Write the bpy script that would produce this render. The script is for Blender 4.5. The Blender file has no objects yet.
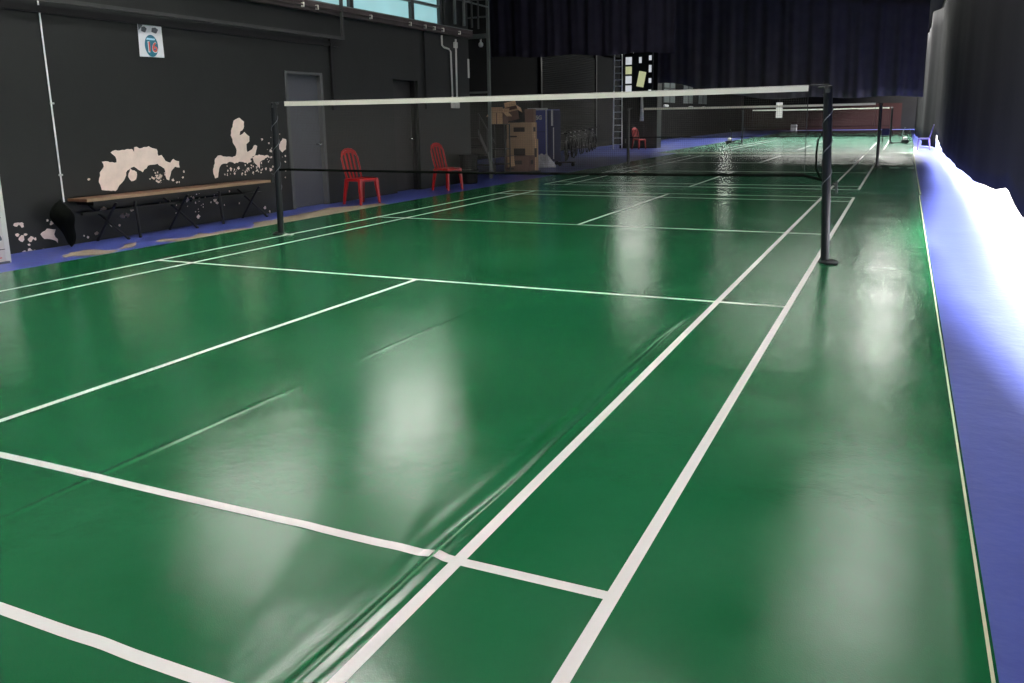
import bpy, bmesh, math, random
from mathutils import Vector, Matrix
from mathutils.geometry import tessellate_polygon
PI = math.pi
S = bpy.context.scene
C = S.collection
R = random.Random(7)

# ------------------------------------------------------------------ camera
CX, CY, CZ = 6.788, -8.029, 1.3425
YAW, PIT, ROL = -0.43763, -0.19763, -0.01733
fw = Vector((math.sin(YAW)*math.cos(PIT), math.cos(YAW)*math.cos(PIT), math.sin(PIT)))
r0 = fw.cross(Vector((0, 0, 1))).normalized(); u0 = r0.cross(fw)
r1 = r0*math.cos(ROL) + u0*math.sin(ROL); u1 = -r0*math.sin(ROL) + u0*math.cos(ROL)
cd = bpy.data.cameras.new('camera'); cam = bpy.data.objects.new('camera', cd); C.objects.link(cam)
m = Matrix((r1, u1, -fw)).transposed().to_4x4(); m.translation = (CX, CY, CZ)
cam.matrix_world = m
cd.sensor_width = 36; cd.lens = 833.4*36/1024; cd.shift_y = -55/1024
cd.clip_start = .05; cd.clip_end = 400
S.camera = cam

# ------------------------------------------------------------------ world, exposure, sun
S.view_settings.view_transform = 'Standard'; S.view_settings.look = 'None'
S.view_settings.exposure = 0.05; S.view_settings.gamma = 1; S.view_settings.use_curve_mapping = False
w = bpy.data.worlds.new('daylight'); S.world = w; w.use_nodes = True
bg = w.node_tree.nodes['Background']; bg.inputs[0].default_value = (.90, .93, 1, 1); bg.inputs[1].default_value = 5.5
sd = bpy.data.lights.new('sun', 'SUN'); sd.energy = 48; sd.angle = math.radians(18); sd.color = (1, .95, .92)
sun = bpy.data.objects.new('sun', sd); C.objects.link(sun)
sun.rotation_euler = (Vector((math.cos(math.radians(29)), -.12, math.sin(math.radians(29))))).to_track_quat('Z', 'Y').to_euler()
sun.location = (20, 0, 14)

# ------------------------------------------------------------------ materials
def mat(name, col, rough=.5, metal=0., var=.12, scale=6., bump=0., bscale=80., spec=.5, coord='Object', stretch=None):
    mt = bpy.data.materials.new(name); mt.use_nodes = True
    n = mt.node_tree.nodes; l = mt.node_tree.links; b = n['Principled BSDF']
    b.inputs['Roughness'].default_value = rough; b.inputs['Metallic'].default_value = metal
    b.inputs['Specular IOR Level'].default_value = spec
    tc = n.new('ShaderNodeTexCoord'); mp = n.new('ShaderNodeMapping'); l.new(tc.outputs[coord], mp.inputs[0])
    if stretch: mp.inputs['Scale'].default_value = stretch
    nz = n.new('ShaderNodeTexNoise'); nz.inputs['Scale'].default_value = scale; nz.inputs['Detail'].default_value = 5
    l.new(mp.outputs[0], nz.inputs['Vector'])
    mx = n.new('ShaderNodeMix'); mx.data_type = 'RGBA'
    mx.inputs[6].default_value = tuple(max(0, c*(1-var)) for c in col)+(1,)
    mx.inputs[7].default_value = tuple(min(1, c*(1+var)) for c in col)+(1,)
    l.new(nz.outputs['Fac'], mx.inputs[0]); l.new(mx.outputs[2], b.inputs['Base Color'])
    if bump:
        nb = n.new('ShaderNodeTexNoise'); nb.inputs['Scale'].default_value = bscale; nb.inputs['Detail'].default_value = 3
        l.new(mp.outputs[0], nb.inputs['Vector'])
        bp = n.new('ShaderNodeBump'); bp.inputs['Strength'].default_value = bump; bp.inputs['Distance'].default_value = .01
        l.new(nb.outputs['Fac'], bp.inputs['Height']); l.new(bp.outputs[0], b.inputs['Normal'])
    return mt

def glow(name, col, strength, var=.2, scale=1.5):
    mt = bpy.data.materials.new(name); mt.use_nodes = True
    n = mt.node_tree.nodes; l = mt.node_tree.links; b = n['Principled BSDF']
    b.inputs['Base Color'].default_value = (.3, .3, .3, 1); b.inputs['Roughness'].default_value = .3
    tc = n.new('ShaderNodeTexCoord'); nz = n.new('ShaderNodeTexNoise'); nz.inputs['Scale'].default_value = scale
    l.new(tc.outputs['Object'], nz.inputs['Vector'])
    mx = n.new('ShaderNodeMix'); mx.data_type = 'RGBA'
    mx.inputs[6].default_value = tuple(c*(1-var) for c in col)+(1,); mx.inputs[7].default_value = tuple(c*(1+var) for c in col)+(1,)
    l.new(nz.outputs['Fac'], mx.inputs[0]); l.new(mx.outputs[2], b.inputs['Emission Color'])
    b.inputs['Emission Strength'].default_value = strength
    return mt

def vinyl(name, c1, c2, rough):
    """sports vinyl: patchy sheen, fine leather grain, scuffs"""
    mt = mat(name, c1, rough, var=.08, scale=1.2)
    n = mt.node_tree.nodes; l = mt.node_tree.links; b = n['Principled BSDF']
    tc = n.new('ShaderNodeTexCoord')
    big = n.new('ShaderNodeTexNoise'); big.inputs['Scale'].default_value = .9; big.inputs['Detail'].default_value = 6; big.inputs['Roughness'].default_value = .65
    l.new(tc.outputs['Object'], big.inputs['Vector'])
    mx = n.new('ShaderNodeMix'); mx.data_type = 'RGBA'; mx.inputs[6].default_value = c1+(1,); mx.inputs[7].default_value = c2+(1,)
    rp = n.new('ShaderNodeMapRange'); rp.inputs[1].default_value = .35; rp.inputs[2].default_value = .7
    l.new(big.outputs['Fac'], rp.inputs[0]); l.new(rp.outputs[0], mx.inputs[0]); l.new(mx.outputs[2], b.inputs['Base Color'])
    rr = n.new('ShaderNodeMapRange'); rr.inputs[1].default_value = .3; rr.inputs[2].default_value = .7
    rr.inputs[3].default_value = rough-.05; rr.inputs[4].default_value = rough+.07
    l.new(big.outputs['Fac'], rr.inputs[0]); l.new(rr.outputs[0], b.inputs['Roughness'])
    fine = n.new('ShaderNodeTexVoronoi'); fine.inputs['Scale'].default_value = 260; l.new(tc.outputs['Object'], fine.inputs['Vector'])
    med = n.new('ShaderNodeTexNoise'); med.inputs['Scale'].default_value = 3.5; med.inputs['Detail'].default_value = 4; l.new(tc.outputs['Object'], med.inputs['Vector'])
    b1 = n.new('ShaderNodeBump'); b1.inputs['Strength'].default_value = .2; b1.inputs['Distance'].default_value = .001
    l.new(fine.outputs['Distance'], b1.inputs['Height'])
    b2 = n.new('ShaderNodeBump'); b2.inputs['Strength'].default_value = .35; b2.inputs['Distance'].default_value = .006
    l.new(med.outputs['Fac'], b2.inputs['Height']); l.new(b1.outputs[0], b2.inputs['Normal']); l.new(b2.outputs[0], b.inputs['Normal'])
    return mt

M = {}
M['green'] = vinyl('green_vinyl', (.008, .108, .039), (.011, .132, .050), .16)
M['green_lit'] = vinyl('brightened_green_vinyl', (.020, .135, .065), (.028, .16, .082), .20)  # green lightened to carry the second court's stronger light in its colour
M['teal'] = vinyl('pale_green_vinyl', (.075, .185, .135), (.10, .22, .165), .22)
M['line'] = mat('white_court_tape', (.68, .655, .645), .45, var=.05, scale=3)
M['yline'] = mat('cream_seam_tape', (.62, .62, .42), .45, var=.08, scale=3)
M['blue'] = mat('blue_floor_paint', (.062, .084, .33), .33, var=.25, scale=2.2, bump=.25, bscale=14)
M['plaster'] = mat('bare_plaster', (.84, .70, .63), .85, var=.18, scale=9, bump=.4, bscale=40)
M['wornfloor'] = mat('worn_concrete', (.30, .24, .17), .7, var=.35, scale=7, bump=.3, bscale=30)
M['wall'] = mat('charcoal_wall_paint', (.0112, .0130, .0126), .5, var=.3, scale=1.5, bump=.25, bscale=6)
M['black'] = mat('black_paint', (.006, .006, .007), .45, var=.3)
M['darkwall'] = mat('dark_hall_wall', (.010, .010, .010), .9, var=.3, scale=1, spec=.08)
M['shutter'] = mat('dark_shutter_steel', (.014, .014, .013), .8, var=.2, spec=.12)
M['sky_bright'] = glow('clear_roof_sheet', (1, .99, .93), 26.0, .1)
M['lamp_far'] = glow('far_lamp_bulb', (1, .98, .92), 16.0, .02)
M['sky_mid'] = glow('hazy_roof_sheet', (1, .99, .93), 8.0, .1)
M['patch_glow'] = glow('bright_patch_glow', (.9, .95, 1), .55, .3, 4)  # panel glow imitating bright patches, nothing shines through
M['patch_glow_yellow'] = glow('yellow_patch_glow', (.8, .85, .45), .5, .2, 4)
M['brownwall'] = mat('dull_red_brown_wall', (.022, .009, .008), .8, var=.2, scale=1, spec=.1)
M['ledge'] = mat('dirty_ledge', (.075, .058, .058), .7, var=.5, scale=5, bump=.4, bscale=25)
M['beam'] = mat('grey_steel_paint', (.045, .047, .047), .5, var=.3, scale=4)
M['palebeam'] = mat('grey_green_steel_paint', (.13, .15, .145), .5, var=.2, scale=4)
M['door'] = mat('slate_grey_door', (.075, .080, .098), .45, var=.12, scale=2)
M['doorframe'] = mat('door_frame_grey', (.09, .095, .10), .5)
M['darkdoor'] = mat('charcoal_door', (.020, .020, .020), .5)
M['chrome'] = mat('chrome', (.7, .7, .7), .2, 1., var=.05)
M['white'] = mat('white_plastic', (.62, .62, .60), .45, var=.08)
M['curtain'] = mat('navy_black_curtain', (.062, .057, .086), .95, var=.25, scale=3, bump=.3, bscale=60, spec=.1)
M['curtain_b'] = mat('dark_plum_navy_curtain', (.120, .108, .135), .95, var=.25, scale=3, bump=.3, bscale=60, spec=.1)
M['curtain_r'] = mat('charcoal_curtain', (.015, .014, .017), .95, var=.2, scale=2, bump=.3, bscale=50, spec=.08)
M['curtain_g'] = mat('lit_grey_curtain', (.028, .027, .030), .9, var=.2, scale=2, spec=.1)  # curtain colour lightened to stand for light falling on it
M['roof'] = mat('dark_roof_sheet', (.015, .015, .017), .9, spec=.1)
M['wood'] = mat('bench_wood', (.17, .085, .045), .45, var=.4, scale=4, stretch=(8, .8, 8))
M['edge'] = mat('bench_pale_edge', (.32, .22, .14), .6, var=.3, scale=5)
M['red'] = mat('red_plastic', (.36, .010, .012), .28, var=.08)
M['kraft'] = mat('kraft_cardboard', (.42, .28, .18), .8, var=.15, scale=5)
M['kraft_pale'] = mat('pale_kraft_cardboard', (.66, .43, .26), .8, var=.12, scale=5)
M['kraft_dark'] = mat('dark_printed_cardboard', (.17, .095, .075), .8, var=.2)
M['ink'] = mat('carton_ink', (.035, .025, .025), .8)
M['bluecab'] = mat('blue_lacquer', (.060, .075, .30), .35, var=.15)
M['bluedark'] = mat('dark_blue_lacquer', (.015, .018, .075), .8, var=.15)
M['film'] = mat('milky_plastic_film', (.52, .53, .58), .35, var=.35, scale=20, bump=.8, bscale=25)
M['tyre'] = mat('black_rubber', (.008, .008, .009), .7, spec=.2)
M['alu'] = mat('aluminium', (.85, .86, .87), .5, .0, var=.1)
M['post'] = mat('navy_post_paint', (.004, .006, .009), .45, var=.2)
M['rope'] = mat('grey_rope', (.16, .17, .19), .7)
M['cord'] = mat('black_matte_cord', (.003, .004, .003), .95, spec=.1)
M['net'] = mat('black_net_twine', (.07, .065, .058), .8)
M['nettape'] = mat('white_net_tape', (.78, .76, .68), .6, var=.05, scale=4)
M['lilac'] = mat('lilac_plastic', (.16, .13, .42), .5)
M['paper'] = mat('poster_paper', (.70, .72, .76), .5, var=.03)
M['teal_ink'] = mat('poster_teal_ink', (.02, .16, .24), .5)
M['red_ink'] = mat('poster_red_ink', (.62, .10, .08), .5)
M['cyan_ink'] = mat('poster_pale_cyan_ink', (.35, .65, .80), .5)
M['grey_ink'] = mat('poster_grey_ink', (.10, .11, .13), .5)
M['yellow'] = mat('yellow_paper', (.75, .72, .30), .6)
M['foam'] = mat('printed_white_box_board', (.60, .57, .55), .7, var=.08, scale=3)
M['glass'] = mat('dark_glass', (.03, .035, .035), .15, var=.2)
M['pane_cyan'] = glow('turquoise_lit_glass', (.24, .50, .53), 1.0, .22, 1.1)
M['pane_white'] = glow('daylit_clear_glass', (1, .98, .92), 5.6, .1)
M['sky_sheet'] = glow('translucent_roof_sheet', (1, .99, .93), 3.6, .1)
M['lamp'] = glow('fill_light_panel', (1, .98, .94), 64.0, .02)  # emitter of the added fill lights
M['outside'] = mat('sunlit_concrete', (.55, .53, .5), .8)

# ------------------------------------------------------------------ helpers
class MB:
    def __init__(s): s.bm = bmesh.new()
    def box(s, x0, x1, y0, y1, z0, z1, rot=None, piv=None):
        v = [s.bm.verts.new((x, y, z)) for x in (x0, x1) for y in (y0, y1) for z in (z0, z1)]
        for f in ((0,1,3,2),(4,6,7,5),(0,4,5,1),(2,3,7,6),(0,2,6,4),(1,5,7,3)): s.bm.faces.new([v[i] for i in f])
        if rot is not None:
            bmesh.ops.transform(s.bm, matrix=Matrix.Translation(piv) @ rot @ Matrix.Translation(-Vector(piv)), verts=v)
        return s
    def tube(s, pts, r, n=8, closed=False, r2=None):
        pts = [Vector(p) for p in pts]; rings = []
        for i, p in enumerate(pts):
            a = pts[i-1] if (i or closed) else p; b = pts[(i+1) % len(pts)] if (i < len(pts)-1 or closed) else p
            t = (b-a).normalized(); ref = Vector((0, 0, 1)) if abs(t.z) < .9 else Vector((1, 0, 0))
            sx = t.cross(ref).normalized(); sy = sx.cross(t)
            rr = r if r2 is None else r+(r2-r)*i/(len(pts)-1)
            rings.append([s.bm.verts.new(p + sx*rr*math.cos(2*PI*k/n) + sy*rr*math.sin(2*PI*k/n)) for k in range(n)])
        m_ = len(rings)
        for i in range(m_ if closed else m_-1):
            A, B = rings[i], rings[(i+1) % m_]
            for k in range(n): s.bm.faces.new((A[k], A[(k+1) % n], B[(k+1) % n], B[k]))
        if not closed: s.bm.faces.new(rings[0][::-1]); s.bm.faces.new(rings[-1])
        return s
    def lathe(s, prof, cx=0, cy=0, n=24):
        rings = [[s.bm.verts.new((cx+r*math.cos(2*PI*k/n), cy+r*math.sin(2*PI*k/n), z)) for k in range(n)] for r, z in prof]
        for A, B in zip(rings, rings[1:]):
            for k in range(n): s.bm.faces.new((A[k], A[(k+1) % n], B[(k+1) % n], B[k]))
        s.bm.faces.new(rings[0][::-1]); s.bm.faces.new(rings[-1]); return s
    def prism(s, pts, n):
        """closed outline pts (3-D, planar) extruded by vector n"""
        a = [s.bm.verts.new(p) for p in pts]; b = [s.bm.verts.new(Vector(p)+Vector(n)) for p in pts]
        k = len(a)
        for i in range(k): s.bm.faces.new((a[i], a[(i+1) % k], b[(i+1) % k], b[i]))
        for t in tessellate_polygon([[Vector(p) for p in pts]]):
            s.bm.faces.new([a[i] for i in t[::-1]]); s.bm.faces.new([b[i] for i in t])
        return s
    def grid(s, f, nu, nv):
        v = [[s.bm.verts.new(f(i/nu, j/nv)) for j in range(nv+1)] for i in range(nu+1)]
        for i in range(nu):
            for j in range(nv): s.bm.faces.new((v[i][j], v[i+1][j], v[i+1][j+1], v[i][j+1]))
        return s
    def build(s, name, mt, parent=None, smooth=False, bevel=0, solid=0, label=None, kind=None, loc=None):
        if not name: raise ValueError
        bmesh.ops.recalc_face_normals(s.bm, faces=s.bm.faces)
        me = bpy.data.meshes.new(name); s.bm.to_mesh(me); s.bm.free()
        me.materials.append(M[mt])
        if smooth:
            for p in me.polygons: p.use_smooth = True
        o = bpy.data.objects.new(name, me); C.objects.link(o)
        if parent: o.parent = parent
        if loc: o.location = loc
        if bevel:
            b = o.modifiers.new('bevel', 'BEVEL'); b.width = bevel; b.segments = 2; b.limit_method = 'ANGLE'
        if solid:
            q = o.modifiers.new('solid', 'SOLIDIFY'); q.thickness = solid; q.offset = 0
        if label: o['label'] = label
        if kind: o['kind'] = kind
        return o

def thing(name, label, cat, loc=(0, 0, 0), rz=0, group=None):
    o = bpy.data.objects.new(name, None); C.objects.link(o); o.location = loc; o.rotation_euler = (0, 0, rz)
    o.empty_display_size = .1; o['label'] = label; o['category'] = cat
    if group: o['group'] = group
    return o
def tag(o, label, cat, group=None):
    o['label'] = label; o['category'] = cat
    if group: o['group'] = group
    return o
def struct(name, mb, mt, parent=None, **k):
    return mb.build(name, mt, parent, kind='structure' if parent is None else None, **k)
def dup(root, loc, rz, label):
    r = root.copy(); C.objects.link(r); r.location = loc; r.rotation_euler = (0, 0, rz); r['label'] = label
    for ch in list(root.children):
        c = ch.copy(); C.objects.link(c); c.parent = r
        for g in list(ch.children):
            d = g.copy(); C.objects.link(d); d.parent = c
    return r
def text_mesh(body, size, mt, mtx, parent, name):
    cu = bpy.data.curves.new('t', 'FONT'); cu.body = body; cu.size = size; cu.extrude = .0008; cu.align_x = 'CENTER'; cu.align_y = 'CENTER'
    cu.offset = size*.02
    t = bpy.data.objects.new('t', cu); C.objects.link(t); dg = bpy.context.evaluated_depsgraph_get(); dg.update()
    me = bpy.data.meshes.new_from_object(t.evaluated_get(dg)); bpy.data.objects.remove(t)
    me.materials.clear(); me.materials.append(M[mt]); o = bpy.data.objects.new(name, me); C.objects.link(o)
    o.parent = parent; o.matrix_local = mtx; return o
def jag(pts, step, amp):
    """resample an outline and roughen it"""
    o = []
    for i in range(len(pts)):
        a, b = Vector(pts[i]), Vector(pts[(i+1) % len(pts)]); d = b-a; k = max(1, int(d.length/step))
        nrm = Vector((-d.y, d.x)).normalized() if d.length > 1e-6 else Vector((0, 0))
        for j in range(k): o.append(a+d*(j/k) + nrm*(R.uniform(-amp, amp) if j else 0))
    return o
def smooth01(a, b, x):
    t = min(1, max(0, (x-a)/(b-a))); return t*t*(3-2*t)

# ------------------------------------------------------------------ floor, ground, shell
fl = struct('floor', MB().box(-9, 8.15, -13.2, 71, -.2, 0), 'blue')
struct('trim_1', MB().box(8.15, 40, -13.2, 71, -.25, -.02), 'outside')
WX = -1.95
wl = MB()
wl.box(WX-.2, WX, -13.2, 2.50, 0, 3.1); wl.box(WX-.2, WX, 3.43, 5.55, 0, 3.1); wl.box(WX-.2, WX, 6.44, 8.62, 0, 3.1)
wl.box(WX-.2, WX, 2.50, 3.43, 2.14, 3.1); wl.box(WX-.2, WX, 5.55, 6.44, 2.12, 3.1)
# upper wall around the clerestory windows
wl.box(WX-.2, WX, -13.2, .1, 3.1, 7); wl.box(WX-.2, WX, .1, 2.7, 5.6, 6.1); wl.box(WX-.2, WX, .1, 2.95, 3.1, 3.9); wl.box(WX-.2, WX, 2.9, 7.6, 3.1, 3.22)
wl.box(WX-.2, WX, 2.7, 2.95, 3.9, 6.1); wl.box(WX-.2, WX, .1, 8.62, 6.1, 7); wl.box(WX-.2, WX, 7.6, 8.62, 3.1, 6.1)
wl.box(WX-.09, WX, 2.95, 4.38, 4.02, 6.1)  # unseen panel added over upper panes to part their floor reflections
wall = struct('wall_left', wl, 'wall')
struct('wall_left_end', MB().box(-8.7, WX-.2, 8.42, 8.62, 0, 7), 'darkwall')
lf = MB().box(-6.7, -6.5, 8.62, 31, 0, 4.2).box(-6.7, -6.5, 8.62, 34, 4.2, 7).box(-6.7, -6.5, 31, 70, 0, 4.3).box(-6.7, -6.5, 42, 70, 4.3, 7).box(-6.7, -6.5, 34, 42, 6.9, 7)
lf.box(-6.7, -6.5, 31, 34, 4.2, 4.3)
struct('wall_far_left', lf, 'darkwall')
wf = struct('wall_back', MB().box(-6.7, 8.4, 70, 70.3, 0, 7), 'darkwall')
struct('dado', MB().box(-6.4, 6.4, 69.93, 69.99, 0, 2.15), 'brownwall', parent=wf)
struct('wall_behind_camera', MB().box(-2.2, 8.6, -13.4, -13.2, 0, 7), 'darkwall')
struct('wall_right', MB().box(8.15, 8.35, -13.2, -6.2, 0, 7).box(8.15, 8.35, -6.2, 71, 4.9, 7), 'darkwall')
roof = MB()
# roof sheets leave two long openings for the translucent panels
def sheet(x0, x1, y0, y1): roof.box(x0, x1, y0, y1, 7, 7.12)
SKY = [(5.7, 7.3, 3.5, 12.5), (5.5, 7.1, 29.5, 46), (-.5, 5.0, 28, 46)]
sheet(-8.7, 8.4, -13.4, 3.5); sheet(-8.7, 5.7, 3.5, 12.5); sheet(7.3, 8.4, 3.5, 12.5); sheet(-8.7, 8.4, 12.5, 27.5)
sheet(-8.7, -.5, 27.5, 46); sheet(5.0, 5.5, 27.5, 46); sheet(5.5, 7.1, 27.5, 29.5); sheet(7.1, 8.4, 27.5, 46); sheet(-.5, 5.0, 27.5, 28); sheet(-8.7, 8.4, 46, 70.3)
struct('ceiling', roof, 'roof')
for i, (a, b, c, d) in enumerate(SKY):
    f = MB(); y = c
    f.box(a, b, c, d, 7.02, 7.06); o = struct('window_%d' % (i+10), f, ('sky_sheet', 'sky_bright', 'sky_mid')[i])
    g = MB(); k = max(3, int((d-c)/1.5))
    for j in range(k+1):
        yy = c+(d-c)*j/k; g.box(a-.05, b+.05, yy-.03, yy+.03, 6.96, 7.0)
    g.build('purlin', 'beam', o)

def lamp(x, y, label):  # unseen lamps added to brighten the floor, placed clear of its reflections
    t = thing('fill_light', label, 'lamp', (x, y, 6.45), 0, 'added fill lights above the nearest court')
    MB().box(-.30, .30, -.72, .72, .0, .10).build('housing', 'palebeam', t, bevel=.01)
    MB().box(-.26, .26, -.68, .68, -.012, -.001).build('fill_light_diffuser', 'lamp', t)
    for q in (-.5, .5): MB().tube([(0, q, .1), (0, q, .54)], .008, 6).build('hanger', 'beam', t)
for x_, xn in ((.6, 'left'), (4.6, 'right')):
    for y_, yn in ((-6.6, 'back'), (-3.5, 'middle'), (-.6, 'front')):
        lamp(x_, y_, 'added rectangular fill light above the nearest court, %s one of the %s row' % (yn, xn))

# clerestory windows of the left wall
def window(n, y0, y1, z0, z1, muls, trans, low, high, zsplit, x=WX):
    o = struct('window_%d' % n, MB().box(x-.12, x-.06, y0, y1, z0, z0+.03).box(x-.12, x-.06, y0, y1, z1-.03, z1), 'beam')
    if zsplit > z0: MB().box(x-.11, x-.10, y0, y1, z0, zsplit).build('pane', low, o)
    MB().box(x-.11, x-.10, y0, y1, max(z0, zsplit), z1).build('pane', high, o)
    for y in muls: MB().box(x-.13, x-.03, y-.05, y+.05, z0, z1).build('mullion', 'beam', o)
    for z in trans: MB().box(x-.12, x-.04, y0, y1, z-.025, z+.025).build('transom', 'palebeam', o)
    return o
window(1, 2.95, 7.6, 3.22, 6.1, (4.42, 6.42, 7.52), (3.62, 4.5, 5.3), 'pane_cyan', 'pane_white', 4.0)
window(2, .1, 2.7, 3.9, 5.6, (1.4,), (4.9,), 'pane_cyan', 'pane_white', 3.8)
window(3, 34, 42, 4.3, 6.9, (36, 38, 40), (5.3,), 'pane_cyan', 'pane_white', 4.2, x=-6.5)

# doors
d1 = struct('door_1', MB().box(WX-.10, WX-.06, 2.56, 3.37, .01, 2.10), 'door', bevel=.003)
f = MB().box(WX-.11, WX+.015, 2.50, 2.56, 0, 2.14).box(WX-.11, WX+.015, 3.37, 3.43, 0, 2.14).box(WX-.11, WX+.015, 2.56, 3.37, 2.10, 2.14)
f.build('door_frame', 'doorframe', d1, bevel=.004)
k = MB().tube([(WX-.06, 3.27, 1.0), (WX-.01, 3.27, 1.0)], .015).lathe([(.001, .97), (.03, .985), (.035, 1.0), (.03, 1.015), (.001, 1.03)], WX+.005, 3.27)
k.build('door_knob', 'chrome', d1, smooth=True)
d2 = struct('door_2', MB().box(WX-.17, WX-.14, 5.57, 6.42, .01, 2.10), 'darkdoor', bevel=.003)
MB().box(WX-.19, WX-.13, 5.55, 5.57, 0, 2.12).box(WX-.19, WX-.05, 6.38, 6.44, 0, 2.12).build('door_frame', 'black', d2)
MB().tube([(WX-.14, 6.30, 1.0), (WX-.09, 6.30, 1.0)], .015).lathe([(.001, .97), (.03, .985), (.035, 1.0), (.03, 1.015), (.001, 1.03)], WX-.08, 6.30).build('door_knob', 'chrome', d2, smooth=True)
struct('trim_2', MB().box(WX-.3, WX-.2, 2.3, 6.6, 0, 2.3), 'black')

# ledge under the windows with cable pipe and clips
lg = struct('trim_3', MB().box(WX, WX+.10, -4, 8.65, 3.08, 3.235), 'ledge', bevel=.01)
MB().tube([(WX+.13, -4, 3.15), (WX+.13, 8.6, 3.15)], .016).build('cable_pipe', 'ledge', lg)
MB().box(WX+.02, WX+.10, -4, 8.65, 3.235, 3.25).build('flashing', 'palebeam', lg)
for y in (1.7, 2.9, 3.25, 4.75, 6.05, 6.6, 6.95, 7.3, 8.0):
    MB().box(WX+.10, WX+.15, y-.012, y+.012, 3.11, 3.18).build('clip', 'nettape', lg)
# rail's shadow band as a black strip, and vertical battens on the wall
struct('rail_shadow_strip', MB().box(WX, WX+.03, -13, 3.9, 2.585, 2.66), 'black')
struct('trim_5', MB().box(WX, WX+.04, 3.66, 3.74, 1.55, 2.7), 'black')
struct('trim_6', MB().box(WX, WX+.04, 6.70, 6.77, 1.58, 3.08), 'black')
rail = thing('steel_rail', 'long dark steel rail fixed high on the left wall, turning upward at its end', 'rail', (WX, 0, 2.7))
MB().box(.10, .145, -9, 3.92, -.002, .043).build('bar', 'beam', rail)
MB().box(.10, .145, 3.875, 3.92, .043, 1.5).build('upright', 'beam', rail)
for y in (-8, -5, -2, 1): MB().box(0, .10, y, y+.04, .0, .04).build('bracket', 'beam', rail)

# peeled plaster and worn paint (children of what they are on)
P1 = [(-0.972, 0.594), (-1.001, 0.689), (-0.972, 0.804), (-0.908, 0.87), (-0.928, 0.929), (-0.872, 0.933), (-0.721, 0.912), (-0.727, 0.978), (-0.79, 1.033), (-0.716, 1.06), (-0.588, 1.055), (-0.47, 1.063), (-0.445, 1.025), (-0.437, 1.085), (-0.32, 1.069), (-0.21, 1.089), (-0.091, 1.048), (-0.07, 0.96), (-0.021, 0.97), (0.033, 0.892), (0.111, 0.863), (0.166, 0.911), (0.261, 0.876), (0.261, 0.791), (0.186, 0.808), (0.113, 0.748), (0.066, 0.636), (0.026, 0.652), (0.005, 0.793), (-0.098, 0.861), (-0.178, 0.853), (-0.256, 0.845), (-0.343, 0.769), (-0.427, 0.818), (-0.468, 0.845), (-0.577, 0.803), (-0.617, 0.721), (-0.667, 0.665), (-0.715, 0.632), (-0.781, 0.566), (-0.877, 0.581)]
P2 = [(0.881, 0.605), (0.856, 0.702), (0.913, 0.875), (0.993, 0.92), (1.104, 0.898), (1.218, 0.888), (1.317, 0.897), (1.346, 0.979), (1.297, 1.064), (1.253, 1.19), (1.283, 1.285), (1.335, 1.394), (1.458, 1.435), (1.543, 1.378), (1.52, 1.281), (1.447, 1.241), (1.429, 1.185), (1.535, 1.233), (1.629, 1.166), (1.621, 1.096), (1.555, 1.056), (1.563, 0.942), (1.67, 0.981), (1.717, 1.036), (1.778, 1.02), (1.722, 0.893), (1.613, 0.841), (1.628, 0.797), (1.525, 0.788), (1.406, 0.809), (1.285, 0.787), (1.191, 0.82), (1.13, 0.795), (1.054, 0.799), (0.993, 0.762), (0.938, 0.615)]
P3 = [(1.657, 0.867), (1.806, 0.895), (2.018, 0.865), (1.904, 0.812), (1.816, 0.787), (1.796, 0.687), (1.708, 0.764)]
P4 = [(2.256, 1.018), (2.357, 1.119), (2.437, 1.102), (2.421, 0.952), (2.334, 0.905), (2.251, 0.973)]
P5 = [(-0.572, 0.73), (-0.53, 0.824), (-0.438, 0.775), (-0.459, 0.686), (-0.53, 0.667)]
P6 = [(-1.833, 0.17), (-1.746, 0.223), (-1.639, 0.201), (-1.666, 0.148), (-1.628, 0.087), (-1.634, 0.042), (-1.685, 0.086), (-1.792, 0.11)]
F1 = [(-1.139, -0.975), (-1.266, -0.777), (-1.139, -0.687), (-1.059, -0.461), (-1.248, -0.206), (-1.091, -0.156), (-1.109, 0.198), (-0.948, 0.452), (-1.364, 0.945), (-1.277, 1.238), (-1.393, 1.733), (-1.435, 2.296), (-1.569, 2.883), (-1.308, 3.266), (-1.119, 3.782), (-0.799, 3.541), (-0.614, 3.021), (-0.863, 2.784), (-0.822, 2.162), (-0.833, 1.718), (-0.715, 1.142), (-0.732, 0.82), (-0.637, 0.491), (-0.585, 0.223), (-0.629, 0.072), (-0.809, -0.12), (-0.708, -0.547), (-0.784, -0.858), (-1.014, -0.887)]
F2 = [(-1.217, -2.14), (-1.397, -1.915), (-1.379, -1.667), (-1.162, -1.656), (-1.001, -1.601), (-0.92, -1.753), (-0.946, -1.935), (-1.104, -2.045), (-1.141, -2.169)]
F3 = [(-1.32, -1.264), (-1.363, -1.143), (-1.337, -1.066), (-1.134, -1.268), (-1.035, -1.427), (-1.052, -1.557)]
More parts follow.
